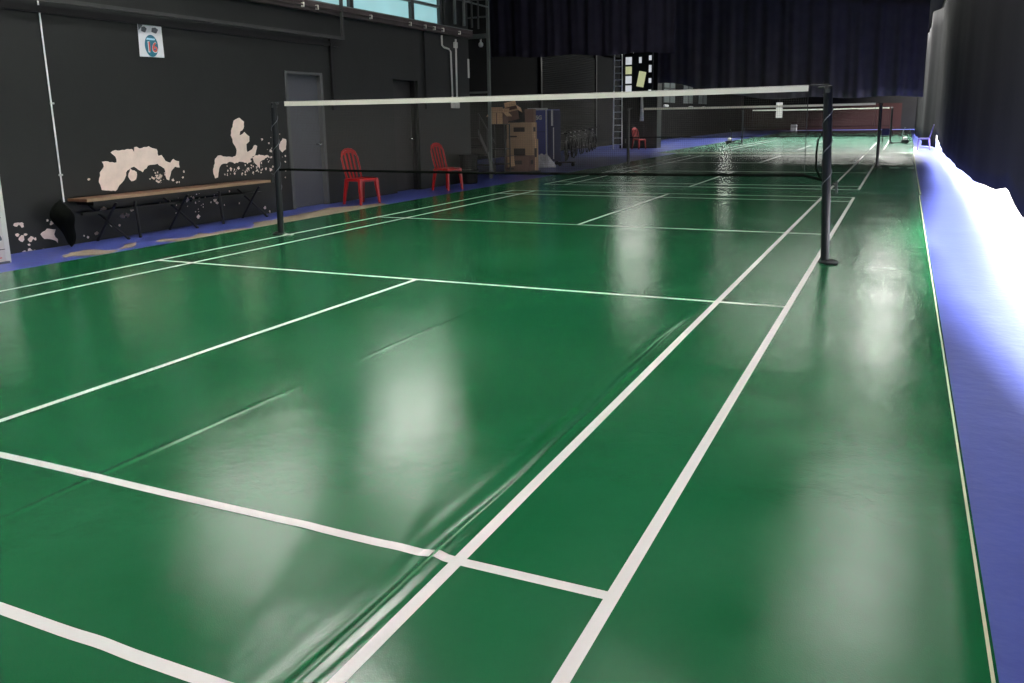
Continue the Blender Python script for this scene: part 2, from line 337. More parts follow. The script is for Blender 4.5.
FLECKS = [(-1.003, 0.361, 0.029), (-0.722, 0.247, 0.032), (-0.634, 0.249, 0.026), (-0.566, 0.316, 0.035), (-0.494, 0.296, 0.016), (-0.778, 0.144, 0.016), (0.848, 0.321, 0.039), (0.878, 0.263, 0.026), (0.513, 0.11, 0.032), (0.343, 0.354, 0.032), (0.456, 0.37, 0.026), (0.558, 0.334, 0.029), (-0.116, 0.346, 0.019), (0.042, 0.364, 0.019), (1.847, 0.096, 0.026), (1.948, 0.026, 0.019), (2.069, 0.936, 0.029), (2.038, 1.054, 0.019), (1.895, 1.117, 0.023), (2.387, 0.758, 0.019), (2.361, 0.517, 0.013), (0.328, 0.735, 0.016), (0.302, 0.658, 0.016), (0.131, 0.632, 0.023), (0.194, 0.601, 0.016), (2.396, 0.848, 0.016), (-0.891, 0.158, 0.019), (-1.108, 0.089, 0.026), (1.199, 0.722, 0.023), (1.269, 0.648, 0.019), (1.355, 0.713, 0.016), (1.556, 0.701, 0.026), (1.652, 0.638, 0.019), (1.427, 0.638, 0.016), (1.738, 0.662, 0.019), (1.932, 0.679, 0.023), (2.039, 0.658, 0.029), (2.087, 0.699, 0.019), (1.819, 0.627, 0.016), (1.138, 0.698, 0.016), (1.485, 0.62, 0.016), (1.075, 0.647, 0.013), (-2.099, 0.311, 0.032), (-2.043, 0.313, 0.027), (-2.032, 0.285, 0.024), (-2.102, 0.2, 0.021), (-2.007, 0.189, 0.021), (-2.056, 0.154, 0.035), (-1.954, 0.132, 0.032), (-1.903, 0.125, 0.019), (-1.982, 0.072, 0.016), (-1.73, 0.313, 0.016), (-1.679, 0.274, 0.027), (-1.114, 0.082, 0.027), (-1.235, 0.057, 0.016), (-1.287, 0.08, 0.013), (-0.894, 0.157, 0.019), (-0.969, 0.372, 0.032), (-0.715, 0.256, 0.029), (-0.655, 0.26, 0.021), (-1.133, 0.737, 0.019), (-1.983, -0.005, 0.037), (-1.926, -0.01, 0.027), (-2.049, 0.001, 0.024), (-1.809, -0.013, 0.021)]

def patch(pts, parent, plane, mt, name, amp=.012, step=.035):
    j = jag(pts, step, amp)
    if plane == 'w': P = [(WX+.0005, a, max(.004, b)) for a, b in j]; n = (.0025, 0, 0)
    else: P = [(a, b, .0003) for a, b in j]; n = (0, 0, .0018)
    return MB().prism(P, n).build(name, mt, parent)
for P in (P1, P2, P3, P4, P5, P6): patch(P, wall, 'w', 'plaster', 'peeled_patch', .009, .03)
fb = MB()
for y, z, r in FLECKS:
    n_ = 9; pts = [(WX+.0005, y+r*1.1*R.uniform(.5, 1.2)*math.cos(2*PI*k/n_), max(.003, z+r*R.uniform(.5, 1.2)*math.sin(2*PI*k/n_))) for k in range(n_)]
    fb.prism(pts, (.002, 0, 0))
for k in range(170):
    c = R.choice([(1.45, .68, .35, .08), (1.75, .75, .3, .1), (-.1, .68, .12, .05), (2.2, .85, .15, .3), (.6, .3, .8, .2)])
    y = R.gauss(c[0], c[2]*.6); z = abs(R.gauss(c[1], c[3]*.6))+.01; r = R.uniform(.004, .014)
    if y > 2.44 or y < -1.9: continue
    n_ = 7; fb.prism([(WX+.0005, y+r*R.uniform(.5, 1.3)*math.cos(2*PI*j/n_), max(.002, z+r*R.uniform(.6, 1.6)*math.sin(2*PI*j/n_))) for j in range(n_)], (.002, 0, 0))
o = fb.build('paint_flecks', 'plaster', wall); o['kind'] = 'stuff'
for P in (F1, F2, F3): patch(P, fl, 'f', 'wornfloor', 'worn_patch', .02, .08)

# ------------------------------------------------------------------ court mats with raised wrinkles
def H(x, y):
    """height of the near mat: the long ridge beside the singles line, a fine seam crease and a few loose swells"""
    h = .004
    on = smooth01(-1.9, -3.6, y)
    c = 5.545 + .008*math.sin(y*2.1) + .004*math.sin(y*6.7)
    h += on*(.009+.002*math.sin(y*1.7))*math.exp(-((x-c)/.026)**2)
    h += on*.002*math.exp(-((x-c+.10)/.03)**2)*(.6+.4*math.sin(y*1.3+1))
    on2 = smooth01(-2.4, -3.2, y)
    c2 = 4.03 + .015*math.sin(y*1.4)
    h += on2*.0022*smooth01(-7.0, -6.0, y)*math.exp(-((x-c2)/.012)**2)*(.65+.35*math.sin(y*3.1))
    for (a, b, sa, sb, k, t) in ((5.15, -6.25, .05, .35, .010, .5), (5.35, -5.8, .04, .3, .007, .35), (4.95, -6.7, .06, .3, .010, .7), (5.3, -4.7, .07, .4, .004, .3)):
        dx, dy = x-a, y-b; u = dx*math.cos(t)+dy*math.sin(t)*.8; v = -dx*math.sin(t)+dy*math.cos(t)
        h += .45*k*math.exp(-(u/sa)**2-(v/sb)**2)
    h += .0012*on*(1+math.sin(x*5.3+y*2.2+math.sin(y*3)))*smooth01(5.6, 4.8, x)
    h += .0009*(1+math.sin(y*4.3+math.sin(y*1.7)*2))*math.exp(-((x-7.03)/.04)**2)
    return h
def frange(a, b, s):
    n = max(1, round((b-a)/s)); return [a+(b-a)*i/n for i in range(n)]
def mat_mesh(x0, x1, y0, y1, hf, fine):
    xs = (frange(x0, 3.9, .15)+frange(3.9, 4.15, .012)+frange(4.15, 5.38, .05)+frange(5.38, 5.64, .009)+frange(5.64, 6.9, .12)+frange(6.9, x1, .03)+[x1]) if fine else frange(x0, x1, .5)+[x1]
    ys = (frange(y0, -1.5, .05)+frange(-1.5, y1, .12)+[y1]) if fine else frange(y0, y1, .5)+[y1]
    b = MB(); bm = b.bm
    v = [[bm.verts.new((x, y, hf(x, y))) for y in ys] for x in xs]
    for i in range(len(xs)-1):
        for j in range(len(ys)-1): bm.faces.new((v[i][j], v[i+1][j], v[i+1][j+1], v[i][j+1]))
    # rim down to the floor
    rim = [v[i][0] for i in range(len(xs))]+[v[-1][j] for j in range(1, len(ys))]+[v[i][-1] for i in range(len(xs)-2, -1, -1)]+[v[0][j] for j in range(len(ys)-2, 0, -1)]
    low = [bm.verts.new((q.co.x, q.co.y, .0)) for q in rim]; rim = [bm.verts.new(q.co) for q in rim]
    for i in range(len(rim)): bm.faces.new((rim[i], rim[(i+1) % len(rim)], low[(i+1) % len(rim)], low[i]))
    return b
flat = lambda x, y: .004
LZ = [0]
def strip(b, x0, y0, x1, y1, w, hf, fine):
    LZ[0] = (LZ[0]+1) % 12; dz = LZ[0]*.00012
    d = Vector((x1-x0, y1-y0)); L = d.length; d.normalize(); n = Vector((-d.y, d.x))*w/2
    st = .03 if fine else .5; k = max(1, int(L/st)); m_ = 6 if fine else 1
    rows = []
    for i in range(k+1):
        p = Vector((x0, y0))+d*(L*i/k)
        rows.append([b.bm.verts.new((p.x+n.x*t, p.y+n.y*t, hf(p.x+n.x*t, p.y+n.y*t)+.0008+dz)) for t in [-1+2*j/m_ for j in range(m_+1)]])
    for A, B in zip(rows, rows[1:]):
        for j in range(m_): b.bm.faces.new((A[j], A[j+1], B[j+1], B[j]))
def court_lines(cy, hf, parent, fine, near=6.7, far=6.62):
    b = MB()
    for x in (0, .46, 5.62, 6.1): strip(b, x+(.022 if fine and x > 6 else 0), cy-near, x, cy+far, .042, hf, fine and x > 5)
    for y in (-near-(.008 if fine else 0), -5.965, -1.98, 1.98, 5.92, far): strip(b, -.02, cy+y, 6.12, cy+y, .042, hf, fine and y < -3)
    strip(b, 3.05, cy-near, 3.05, cy-1.98, .042, hf, False); strip(b, 3.05, cy+1.98, 3.05, cy+far, .042, hf, False)
    o = b.build('line_markings', 'line', parent); return o
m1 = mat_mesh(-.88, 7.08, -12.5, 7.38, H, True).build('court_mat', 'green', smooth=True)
tag(m1, 'dark green vinyl badminton court mat with white lines and a long ridge, nearest the camera', 'court mat')
court_lines(0, H, m1, True)
m2 = mat_mesh(-.88, 7.1, 7.40, 23.42, flat, False).build('court_mat', 'green_lit')
tag(m2, 'green vinyl badminton court mat behind the first net, up to the cream seam tape', 'court mat')
court_lines(14.86, flat, m2, False)
b = MB(); strip(b, 7.068, -12.4, 7.068, 7.3, .009, H, True); b.build('edge_strip', 'yline', m1)
b = MB(); strip(b, 7.088, 7.5, 7.088, 23.3, .014, flat, False); b.build('edge_strip', 'yline', m2)
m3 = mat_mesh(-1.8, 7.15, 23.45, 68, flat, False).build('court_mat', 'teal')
tag(m3, 'pale green court mat beyond the cream seam tape, farthest of the three mats', 'court mat')
court_lines(33.2, flat, m3, False)
b = MB(); strip(b, 7.16, 23.5, 7.16, 29, .09, flat, False); b.build('edge_tape', 'line', m3)
ys = MB().box(-1.85, 7.2, 23.36, 23.52, .0045, .0065).build('seam_tape', 'yline')
tag(ys, 'cream tape strip laid across the floor between the green mat and the pale mat', 'floor tape')
mt_ = MB().box(6.46, 6.74, -.92, -.88, .0005, .0015)
for a_, b_ in ((6.5, 6.72), (6.9, 7.05)):
    sc = MB(); strip(sc, a_, 14.9, b_, 14.9, .05, flat, False); sc.build('tape_mark', 'line', m2)
mt_.bm.free()
sc = MB(); strip(sc, 6.60, -.10, 6.80, -.07, .02, flat, False); sc.build('tape_mark', 'line', m1)

# ------------------------------------------------------------------ nets and posts
def post(x, y, label, side, h=1.58, wrap=True, base='disc', rise=0):
    t = thing('net_post', label, 'net post', (x, y, .0095), 0, None)
    MB().lathe([(.037, 0), (.038, .01), (.038, h-.03), (.035, h-.005), (.025, h)], n=20).build('pole', 'post', t, smooth=False)
    if base == 'disc':
        MB().lathe([(.085, 0), (.085, .012), (.06, .022), (.046, .03)], .03*side, 0, n=24).build('base', 'post', t)
    if base == 'cart':
        b = MB().box(-.05, .75, -.12, .12, .03, .07).box(.45, .75, -.2, .2, .07, .16); b.build('base', 'post', t, bevel=.01)
        for dx in (0.08, .68):
            for dy in (-.15, .15):
                MB().tube([(dx, dy-.02, .04), (dx, dy+.02, .04)], .04, 14).build('wheel', 'tyre', t)
        MB().tube([(.5, 0, .16), (.5, 0, .55), (.58, 0, .7)], .02).build('handle', 'palebeam', t)
        MB().lathe([(.07, .16), (.09, .2), (.09, .26), (.05, .3)], .6, 0).build('counterweight', 'white', t)
    if wrap:
        pts = []
        for i in range(100):
            a = i/99; z = .55+ (h-.62)*a; th = a*2*PI*3.5
            pts.append((.042*math.cos(th), .042*math.sin(th), z))
        MB().tube(pts, .004, 5).build('wound_rope', 'rope', t)
    MB().box(-.02, .02, -.05, .05, h-.06, h-.03).tube([(0, 0, h-.01), (-.08*side, 0, h-.012)], .01).build('pulley', 'beam', t)
    MB().tube([(.05*side, 0, .72), (.09*side, 0, .70)], .012).box(.085*side-.01, .085*side+.01, -.02, .02, .63, .74).build('cleat', 'beam', t)
    return t
def net(y, x0, x1, px0, px1, label, cell=.02, zt=1.60, zb=.80, wire=.0007, full=True):
    t = thing('badminton_net', label, 'net', ((x0+x1)/2, y, 0)); cx = (x0+x1)/2
    X0, X1 = x0-cx, x1-cx
    sag = lambda x: -.012*(1-((x)/((X1-X0)/2))**2)
    b = MB(); bm = b.bm; n = 40
    def quadstrip(zf0, zf1, th):
        for sgn in (-1, 1):
            a = [bm.verts.new((X0+(X1-X0)*i/n, sgn*th, zf0(X0+(X1-X0)*i/n))) for i in range(n+1)]
            c = [bm.verts.new((X0+(X1-X0)*i/n, sgn*th, zf1(X0+(X1-X0)*i/n))) for i in range(n+1)]
            for i in range(n): bm.faces.new((a[i], a[i+1], c[i+1], c[i]))
    quadstrip(lambda x: zt+sag(x)-.055, lambda x: zt+sag(x), .004)
    b.build('top_tape', 'nettape', t)
    MB().tube([(px0-cx, 0, zt-.005)]+[(X0+(X1-X0)*i/20, 0, zt+sag(X0+(X1-X0)*i/20)-.005) for i in range(21)]+[(px1-cx, 0, zt+.0)], .0045, 6).build('top_cord', 'post', t)
    bs = lambda x: zb-.012*(1-((x)/((X1-X0)/2))**2)
    MB().tube([(px0-cx, 0, zb-.005)]+[(X0+(X1-X0)*i/20, 0, bs(X0+(X1-X0)*i/20)) for i in range(21)]+[(px1-cx-.02, 0, zb-.04)], .015, 6).build('bottom_cord', 'cord', t)
    b = MB(); bm = b.bm
    def wirebox(p, q, r, ax):
        # thin three-sided twine
        p = Vector(p); q = Vector(q); offs = [Vector((r, 0, 0)), Vector((-r*.5, r*.87, 0)), Vector((-r*.5, -r*.87, 0))] if ax == 'z' else [Vector((0, 0, r)), Vector((0, r*.87, -r*.5)), Vector((0, -r*.87, -r*.5))]
        A = [bm.verts.new(p+o) for o in offs]; B = [bm.verts.new(q+o) for o in offs]
        for k in range(3): bm.faces.new((A[k], A[(k+1) % 3], B[(k+1) % 3], B[k]))
    nx = int((X1-X0)/cell)
    for i in range(nx+1):
        x = X0+(X1-X0)*i/nx; wirebox((x, 0, bs(x)), (x, 0, zt+sag(x)-.055), wire, 'z')
    nz = int((zt-zb)/cell)
    for j in range(1, nz):
        for i in range(8):
            xa = X0+(X1-X0)*i/8; xb = X0+(X1-X0)*(i+1)/8; s_ = j/nz
            za = bs(xa)+(zt-.055+sag(xa)-bs(xa))*s_; zc = bs(xb)+(zt-.055+sag(xb)-bs(xb))*s_
            wirebox((xa, 0, za), (xb, 0, zc), wire, 'x')
    b.build('mesh', 'net', t)
    for xx in (X0, X1): MB().tube([(xx, 0, zb), (xx, 0, zt-.03)], .004, 5).build('side_cord', 'post', t)
    if full:
        MB().tube([(px1-cx-.03, 0, 1.2), (px1-cx-.075, 0, 1.12), (px1-cx-.085, 0, 1.0), (px1-cx-.08, 0, .86), (px1-cx-.03, 0, .76)], .010, 6).build('loose_cord', 'cord', t)
    return t
p1 = post(6.20, 0, 'navy net post wound with grey rope, right end of the nearest net', 1)
p2 = post(-.09, 0, 'black net post with white tape at its foot, standing in front of the bench', -1)
p1.rotation_euler.y = -.035; p2.rotation_euler.y = .015
MB().box(-.04, .17, -.03, .03, .0, .006).build('foot_tape', 'line', p2)
net(0, .10, 5.98, -.05, 6.16, 'nearest badminton net with white top tape, strung between the two large dark posts')
post(6.20, 14.88, 'dark net post at the right end of the second net', 1, wrap=False)
post(-.25, 14.88, 'dark net post at the left end of the second net, in front of the ladder', -1, wrap=False)
net(14.88, .19, 6.08, -.21, 6.16, 'second badminton net, over the court behind the first net', cell=.04, wire=.0011, full=False)
post(6.20, 33.2, 'farthest right net post standing on a wheeled cart base with a white weight', 1, wrap=False, base='cart')
post(-.25, 33.2, 'farthest left net post standing on a wheeled base', -1, wrap=False, base='cart').rotation_euler.z = PI
net(33.2, .19, 6.08, -.21, 6.16, 'farthest badminton net, mostly hidden behind the second net', cell=.08, wire=.0016, full=False)
# box hung on the second right post
t = MB().box(-.09, .09, -.09, .09, 0, .17).build('score_box', 'bluedark', bevel=.02, loc=(6.345, 14.88, .80)); tag(t, 'small dark box hooked onto the right post of the second net', 'box')

# ------------------------------------------------------------------ curtains
def curtain(f0, hem, top, name, mt, label, nu, nv, fold, amp):
    """f0(u) -> (x, y) path; hem(u) z; folds push sideways more towards the hem"""
    b = MB()
    def g(u, v):
        x, y = f0(u); x2, y2 = f0(min(1, u+.002)); x1_, y1_ = f0(max(0, u-.002)); d = Vector((x2-x1_, y2-y1_)).normalized(); n = Vector((-d.y, d.x))
        s = fold*u; a = amp*(.35+.65*(1-v))
        k = a*(math.sin(s+.8*math.sin(s*.37))+.45*math.sin(s*2.3+1.3*v)+.35*math.sin(s*.31+2*v))
        z = hem(u)+(top(u)-hem(u))*v
        return (x+n.x*k, y+n.y*k, z)
    b.grid(g, nu, nv)
    o = b.build(name, mt, smooth=True, solid=.004); tag(o, label, 'curtain', None); return o
curtain(lambda u: (-5.15+5.9*u, 16), lambda u: 3.24-.12*u+.03*math.sin(u*17), lambda u: 5.45, 'hanging_curtain', 'curtain', 'navy black curtain hung high at left, above the cartons and roller shutter', 160, 10, 62, .07)
def hem2(u):
    return 2.60-.62*smooth01(0, .45, u)-.10*u+.03*math.sin(u*23)
curtain(lambda u: (-1.9+9.15*u, 23.9), hem2, lambda u: 6.1-1.08*u, 'hanging_curtain', 'curtain_b', 'navy black curtain hung across the hall behind the second court, the wider of the two', 220, 10, 80, .08)
HEM = [(-13, .04), (-7, .05), (-4.6, .12), (-2.6, .27), (-.6, .40), (.6, .42), (2.0, .53), (2.4, .53), (3.4, .43), (4.4, .38), (5.6, .34), (7, .29), (9, .26), (11, .24), (13, .23), (16, .22), (19.5, .24), (22, .32), (24, .5), (27, .55), (28, .5)]
def interp(T, y):
    for (a, b), (c, d) in zip(T, T[1:]):
        if y <= c: return b+(d-b)*max(0, (y-a)/(c-a))
    return T[-1][1]
def yr(u): return -7+35*u
curtain(lambda u: (7.80, -7+35*u), lambda u: interp(HEM, -7+35*u), lambda u: 5.2, 'side_curtain', 'curtain_r', 'charcoal curtain hanging along the right side with its hem lifted off the floor', 420, 24, 38, .016)
curtain(lambda u: (7.46+.40*(1-smooth01(.008, .06, u))+.10*math.sin(u*9)*min(1,u*6), 27.7+40*u), lambda u: .03, lambda u: 5.2, 'side_curtain', 'curtain_g', 'grey curtain at the far right, coloured lighter as if lit, hanging down to the floor behind the lilac chair', 200, 8, 110, .05)
for nm, a, b_, lb in (('curtain_wire', (-6.5, 16, 5.47), (8.15, 16, 5.47), 'steel wire carrying the higher left curtain'), ('curtain_wire', (-6.5, 23.9, 6.66), (8.15, 23.9, 4.93), 'steel wire carrying the wide curtain behind the second court'), ('curtain_wire', (7.80, -13.2, 5.22), (7.80, 70, 5.22), 'steel wire carrying the curtains along the right side')):
    tag(MB().tube([a, b_], .012, 6).build(nm, 'beam'), lb, 'wire')

# ------------------------------------------------------------------ wall fittings at the left
t = thing('wall_conduit', 'thin white conduit running straight down the black wall to the bench', 'pipe', (WX+.012, -1.5, 0))
MB().tube([(0, -.02, 3.08), (0, -.02, 2.7), (0, 0, .5)], .009).build('pipe', 'alu', t)
for z in (2.6, 1.6, .8): MB().box(-.012, .012, -.02, .02, z, z+.02).build('saddle', 'white', t)
t = thing('wall_conduit', 'pair of white conduits ending in a small white box beside the dark recessed door', 'pipe', (WX+.02, 7.87, 0))
MB().tube([(.01, -.46, 3.05), (.01, -.46, 2.86), (.01, -.38, 2.82), (.01, -.18, 2.80), (.01, -.10, 2.75), (.01, -.08, 1.72)], .020).build('pipe', 'white', t, smooth=True)
MB().tube([(.01, .13, 3.02), (.01, .12, 1.72)], .020).build('pipe', 'white', t, smooth=True)
MB().box(-.02, .03, -.0+.07, .18, 2.84, 2.96).build('joint_box', 'white', t, bevel=.005)
MB().box(-.02, .05, -.12, .16, 1.60, 1.72).build('switch_box', 'white', t, bevel=.01)

t = thing('poster', 'white poster with a teal oval and red number, taped high on the black wall', 'poster', (WX+.006, -.01, 2.40))
MB().prism([(0, -.20, -.205), (0, .185, -.20), (0, .18, .205), (0, -.19, .19)], (.003, 0, 0)).build('sheet', 'paper', t)
def oval(cy, cz, a, b, n=28): return [(0.0035, cy+a*math.cos(2*PI*k/n), cz+b*math.sin(2*PI*k/n)) for k in range(n)]
MB().prism(oval(-.005, -.065, .105, .135), (.001, 0, 0)).build('oval', 'teal_ink', t)
MB().prism([(.005, -.08, .005), (.005, .05, .005), (.005, .06, .028), (.005, -.07, .03)], (.001, 0, 0)).build('caption_bar', 'cyan_ink', t)
for cy, a in ((-.10, .045), (.07, .055)):
    MB().prism([(.0035, cy-a, .105), (.0035, cy+a*.3, .09), (.0035, cy+a, .14), (.0035, cy+a*.2, .165), (.0035, cy-a*.8, .155)], (.001, 0, 0)).build('printed_mark', 'grey_ink', t)
MB().prism([(.0035, -.185, .185), (.0035, -.10, .19), (.0035, -.185, .11)], (.001, 0, 0)).build('printed_mark', 'grey_ink', t)
MB().prism([(.0035, -.15, .195), (.0035, .17, .20), (.0035, .17, .178), (.0035, -.12, .178)], (.001, 0, 0)).build('printed_mark', 'film', t)
face = Matrix(((0, 0, 1), (1, 0, 0), (0, 1, 0))).to_4x4()
text_mesh('16', .185, 'paper', Matrix.Translation((.0055, -.003, -.088)) @ face, t, 'numeral_outline')
text_mesh('16', .165, 'red_ink', Matrix.Translation((.0075, .0, -.085)) @ face, t, 'numeral')

t = thing('printed_carton', 'tall white printed box at the left edge, standing by the wall end of the bench', 'box', (-1.68, -2.72, 0))
MB().box(-.25, .27, -.45, .15, 0, .95).build('body', 'foam', t, bevel=.006)
MB().box(.27, .274, .10, .15, .0, .95).build('edge_strip', 'white', t)
def blot(cy, cz, s, n=9):
    return [(.272, cy+s*R.uniform(.4, 1)*math.cos(2*PI*k/n), cz+s*R.uniform(.5, 1.2)*math.sin(2*PI*k/n)) for k in range(n)]
for cy, cz, s in ((.02, .62, .05), (.0, .70, .035), (.06, .58, .03), (.02, .30, .045), (.06, .26, .035), (-.1, .65, .05), (-.1, .3, .05), (.05, .35, .025)):
    MB().prism(blot(cy, cz, s), (.002, 0, 0)).build('printed_mark', 'grey_ink', t)
for z in (.46, .14): MB().box(.271, .273, -.45, .10, z, z+.006).build('print_line', 'ink', t)
MB().box(.271, .273, -.1, .06, .055, .065).build('print_line', 'red_ink', t)
MB().box(.268, .30, -.42, .12, .0, .02).build('bottom_lip', 'grey_ink', t)

# bench
t = thing('bench', 'long brown wooden bench on black trestle legs against the peeling black wall', 'bench', (-1.77, .28, 0))
L0, L1 = -1.74, 1.34
MB().box(-.16, .16, L0, L1, .505, .535).build('seat', 'wood', t, bevel=.004)
MB().box(.16, .168, L0, L1, .502, .536).build('edge_band', 'edge', t)
MB().box(-.14, .14, L0+.1, L1-.1, .455, .505).build('rail', 'black', t)
for y in (-1.45, -.35, 1.0):
    MB().tube([(-.14, y-.06, .46), (.13, y+.26, .0)], .017).build('leg', 'black', t)
    MB().tube([(.14, y+.12, .46), (-.13, y+.02, .0)], .017).build('leg', 'black', t)
for y in (-1.05, .35):
    MB().tube([(.12, y, .46), (.12, y+.03, .0)], .017).build('leg', 'black', t)
for a, b_ in ((-1.7, -.25), (-.05, 1.3)):
    MB().box(-.02, .02, a, b_, .34, .37).build('stretcher', 'black', t)
# dark bag slumped at the bench's left end
b = MB()
def bag(u, v):
    a = u*2*PI; z = .52*(1-v)
    w_ = math.sin(min(1, (1-v)*1.02)*PI)**.5*(.45+.55*smooth01(.15, .42, z)) if 0 < v < 1 else .02
    k = 1+.12*math.sin(a*3+v*5)+.07*math.sin(a*5+v*9)
    return (.13*w_*k*math.cos(a), .16*w_*k*math.sin(a)+.06*smooth01(.35, .1, z), z*(1-.06*math.sin(a)))
b.grid(bag, 28, 14); o = b.build('dark_bag', 'cord', smooth=True, loc=(-1.77, -1.66, .0)); tag(o, 'black cloth bag standing at the left end of the long bench', 'bag')

# ------------------------------------------------------------------ red plastic chairs
def make_chair(label, loc, rz):
    t = thing('plastic_chair', label, 'chair', loc, rz, 'red plastic chairs')
    # seat faces +x; back at -x
    b = MB()
    def seatf(u, v):
        x = -.20+.42*u; w = .19+.035*u-.02*(2*u-1)**4; y = (2*v-1)*w
        z = .43-.012*(1-(2*v-1)**2)*math.sin(PI*min(1, u+.15))-(.03*smooth01(.85, 1, u))
        return (x, y, z)
    b.grid(seatf, 12, 12); b.build('seat', 'red', t, smooth=True, solid=.012)
    b = MB(); b.box(-.19, .20, -.212, -.200, .385, .43).box(-.19, .20, .200, .212, .385, .43).box(.195, .207, -.20, .20, .375, .42).box(-.205, -.193, -.19, .19, .385, .43)
    b.build('skirt', 'red', t, bevel=.004)
    for sx, sy in ((1, 1), (1, -1), (-1, 1), (-1, -1)):
        top = Vector((.185*sx, .185*sy, .425)); bot = Vector((.225*sx - (.03 if sx < 0 else 0), .225*sy, 0))
        b = MB()
        for w0, th in ((1, 1),):
            d = 1
            vs = []
            for p, w_ in ((top, .034), (bot, .019)):
                vs.append([b.bm.verts.new((p.x+w_*a, p.y+w_*c, p.z)) for a, c in ((-1, -1), (1, -1), (1, 1), (-1, 1))])
            for k in range(4): b.bm.faces.new((vs[0][k], vs[0][(k+1) % 4], vs[1][(k+1) % 4], vs[1][k]))
            b.bm.faces.new(vs[0]); b.bm.faces.new(vs[1][::-1])
        b.build('leg', 'red', t, bevel=.006)
    # back frame: arch of flattened tube, leaning back
    def bp(y, z): return (-.20-.24*(z-.43)-.03*math.sin((z-.43)*3), y, z)
    pts = [bp(-.17, .42), bp(-.185, .60), bp(-.185, .76), bp(-.15, .855), bp(-.08, .895), bp(0, .905), bp(.08, .895), bp(.15, .855), bp(.185, .76), bp(.185, .60), bp(.17, .42)]
    b = MB(); b.tube(pts, .019, 8); b.build('back_frame', 'red', t, smooth=True)
    MB().prism([bp(-.155, .80), bp(-.15, .855), bp(-.08, .893), bp(0, .90), bp(.08, .893), bp(.15, .855), bp(.155, .80), bp(.08, .835), bp(0, .845), bp(-.08, .835)], (-.012, 0, 0)).build('top_panel', 'red', t)
    for y in (-.088, 0, .088):
        yb = y*.85
        MB().prism([bp(yb-.016, .43), bp(y-.018, .60), bp(y-.018, .84), bp(y+.018, .84), bp(y+.018, .60), bp(yb+.016, .43)], (-.009, 0, 0)).build('slat', 'red', t)
    return t
ch = make_chair('red plastic chair beside the slate grey door', (-1.38, 3.58, 0), -.22); ch.scale = (.86, .94, 1)
dup(ch, (-1.36, 6.48, 0), -.22, 'red plastic chair right of the dark recessed door, beside the black tubs')
dup(ch, (-3.55, 27.2, 0), -.5, 'red plastic chair far back at the foot of the ladder')
dup(ch, (-4.75, 31.5, 0), .2, 'red plastic chair farthest back, right of the one by the ladder')
lc = dup(ch, (7.42, 26.2, 0), PI, 'lilac plastic chair at the far right edge of the floor, by the grey curtain')
for c in lc.children:
    c.data = c.data.copy(); c.data.materials.clear(); c.data.materials.append(M['lilac'])
del lc['group']

# ------------------------------------------------------------------ clutter beyond the end of the wall
def tub(loc, label):
    t = thing('black_tub', label, 'tub', loc, 0, 'black tubs by the wall end')
    MB().lathe([(.17, 0), (.185, .02), (.195, .27), (.20, .30), (.185, .30), (.17, .03)]).build('body', 'tyre', t, smooth=False)
    MB().lathe([(.198, .285), (.212, .285), (.212, .31), (.198, .31)]).build('rim', 'tyre', t)
    return t
tb = tub((-1.72, 8.05, 0), 'round black tub on the floor at the end of the black wall, lower of two')
dup(tb, (-1.72, 8.05, .312), .4, 'round black tub stacked on another at the end of the black wall, upper of two')

fr = thing('scaffold', 'tall steel scaffold with rungs and curved ribs at the end of the left wall', 'frame', (WX, 9.6, 0))
MB().box(-.03, .03, -.03, .03, 0, 5.2).build('post', 'palebeam', fr)
MB().box(-.62, -.56, -.03, .03, 0, 5.2).build('post', 'beam', fr)
for z, h_ in ((3.17, .10), (3.62, .03), (4.0, .03), (4.4, .03)): MB().box(-.56, -.03, -.02, .02, z, z+h_).build('rung', 'palebeam', fr)
MB().box(-.56, -.03, -.02, .02, 1.95, 1.99).build('rung', 'palebeam', fr)
for y in (-1.65, -1.25):
    MB().tube([(.05, y, 3.32), (.05, y, 3.75), (.05, y+.10, 4.0), (.05, y+.35, 4.25), (.05, y+.7, 4.5)], .035).build('rib', 'palebeam', fr, smooth=True)
for y in (-.85, -.55): MB().box(.02, .05, y-.02, y+.02, 3.32, 4.8).build('rib', 'beam', fr)
MB().box(.02, .04, -2.0, -.0, 3.82, 3.85).build('rung', 'palebeam', fr)
lp = thing('bulkhead_lamp', 'small white lamp under the top bar of the scaffold', 'lamp', (-2.15, 9.62, 3.04))
MB().lathe([(.02, .12), (.02, .05), (.05, .03), (.055, -.03), (.03, -.06)]).build('shade', 'white', lp, smooth=True)
MB().box(-.01, .01, -.05, .01, .10, .13).build('bracket', 'beam', lp)
t = MB().box(-.012, .012, -.02, .02, -.2, .2).build('white_plate', 'white', loc=(WX+.012, 8.58, 2.45)); tag(t, 'narrow white upright plate on the very end of the black wall', 'plate')

st = thing('stair', 'dark steel stair with sloping rail behind the end of the black wall', 'stair', (-2.6, 10.2, 0))
for x in (-.25, .25):
    MB().prism([(x-.015, -.45, 1.0), (x-.015, -.45, 1.14), (x-.015, .45, .16), (x-.015, .45, .0)], (.03, 0, 0)).build('stringer', 'beam', st)
for k in range(4): MB().box(-.234, .234, -.40+.2*k, -.20+.2*k, .90-.22*k, .93-.22*k).build('tread', 'darkdoor', st)
MB().tube([(.27, -.45, 1.50), (.27, .45, .75)], .016).build('handrail', 'beam', st)
for y in (-.4, 0, .4): MB().tube([(.27, y, 1.0-1.1*(y+.45)), (.27, y, 1.47-.83*(y+.45))], .012).build('baluster', 'beam', st)

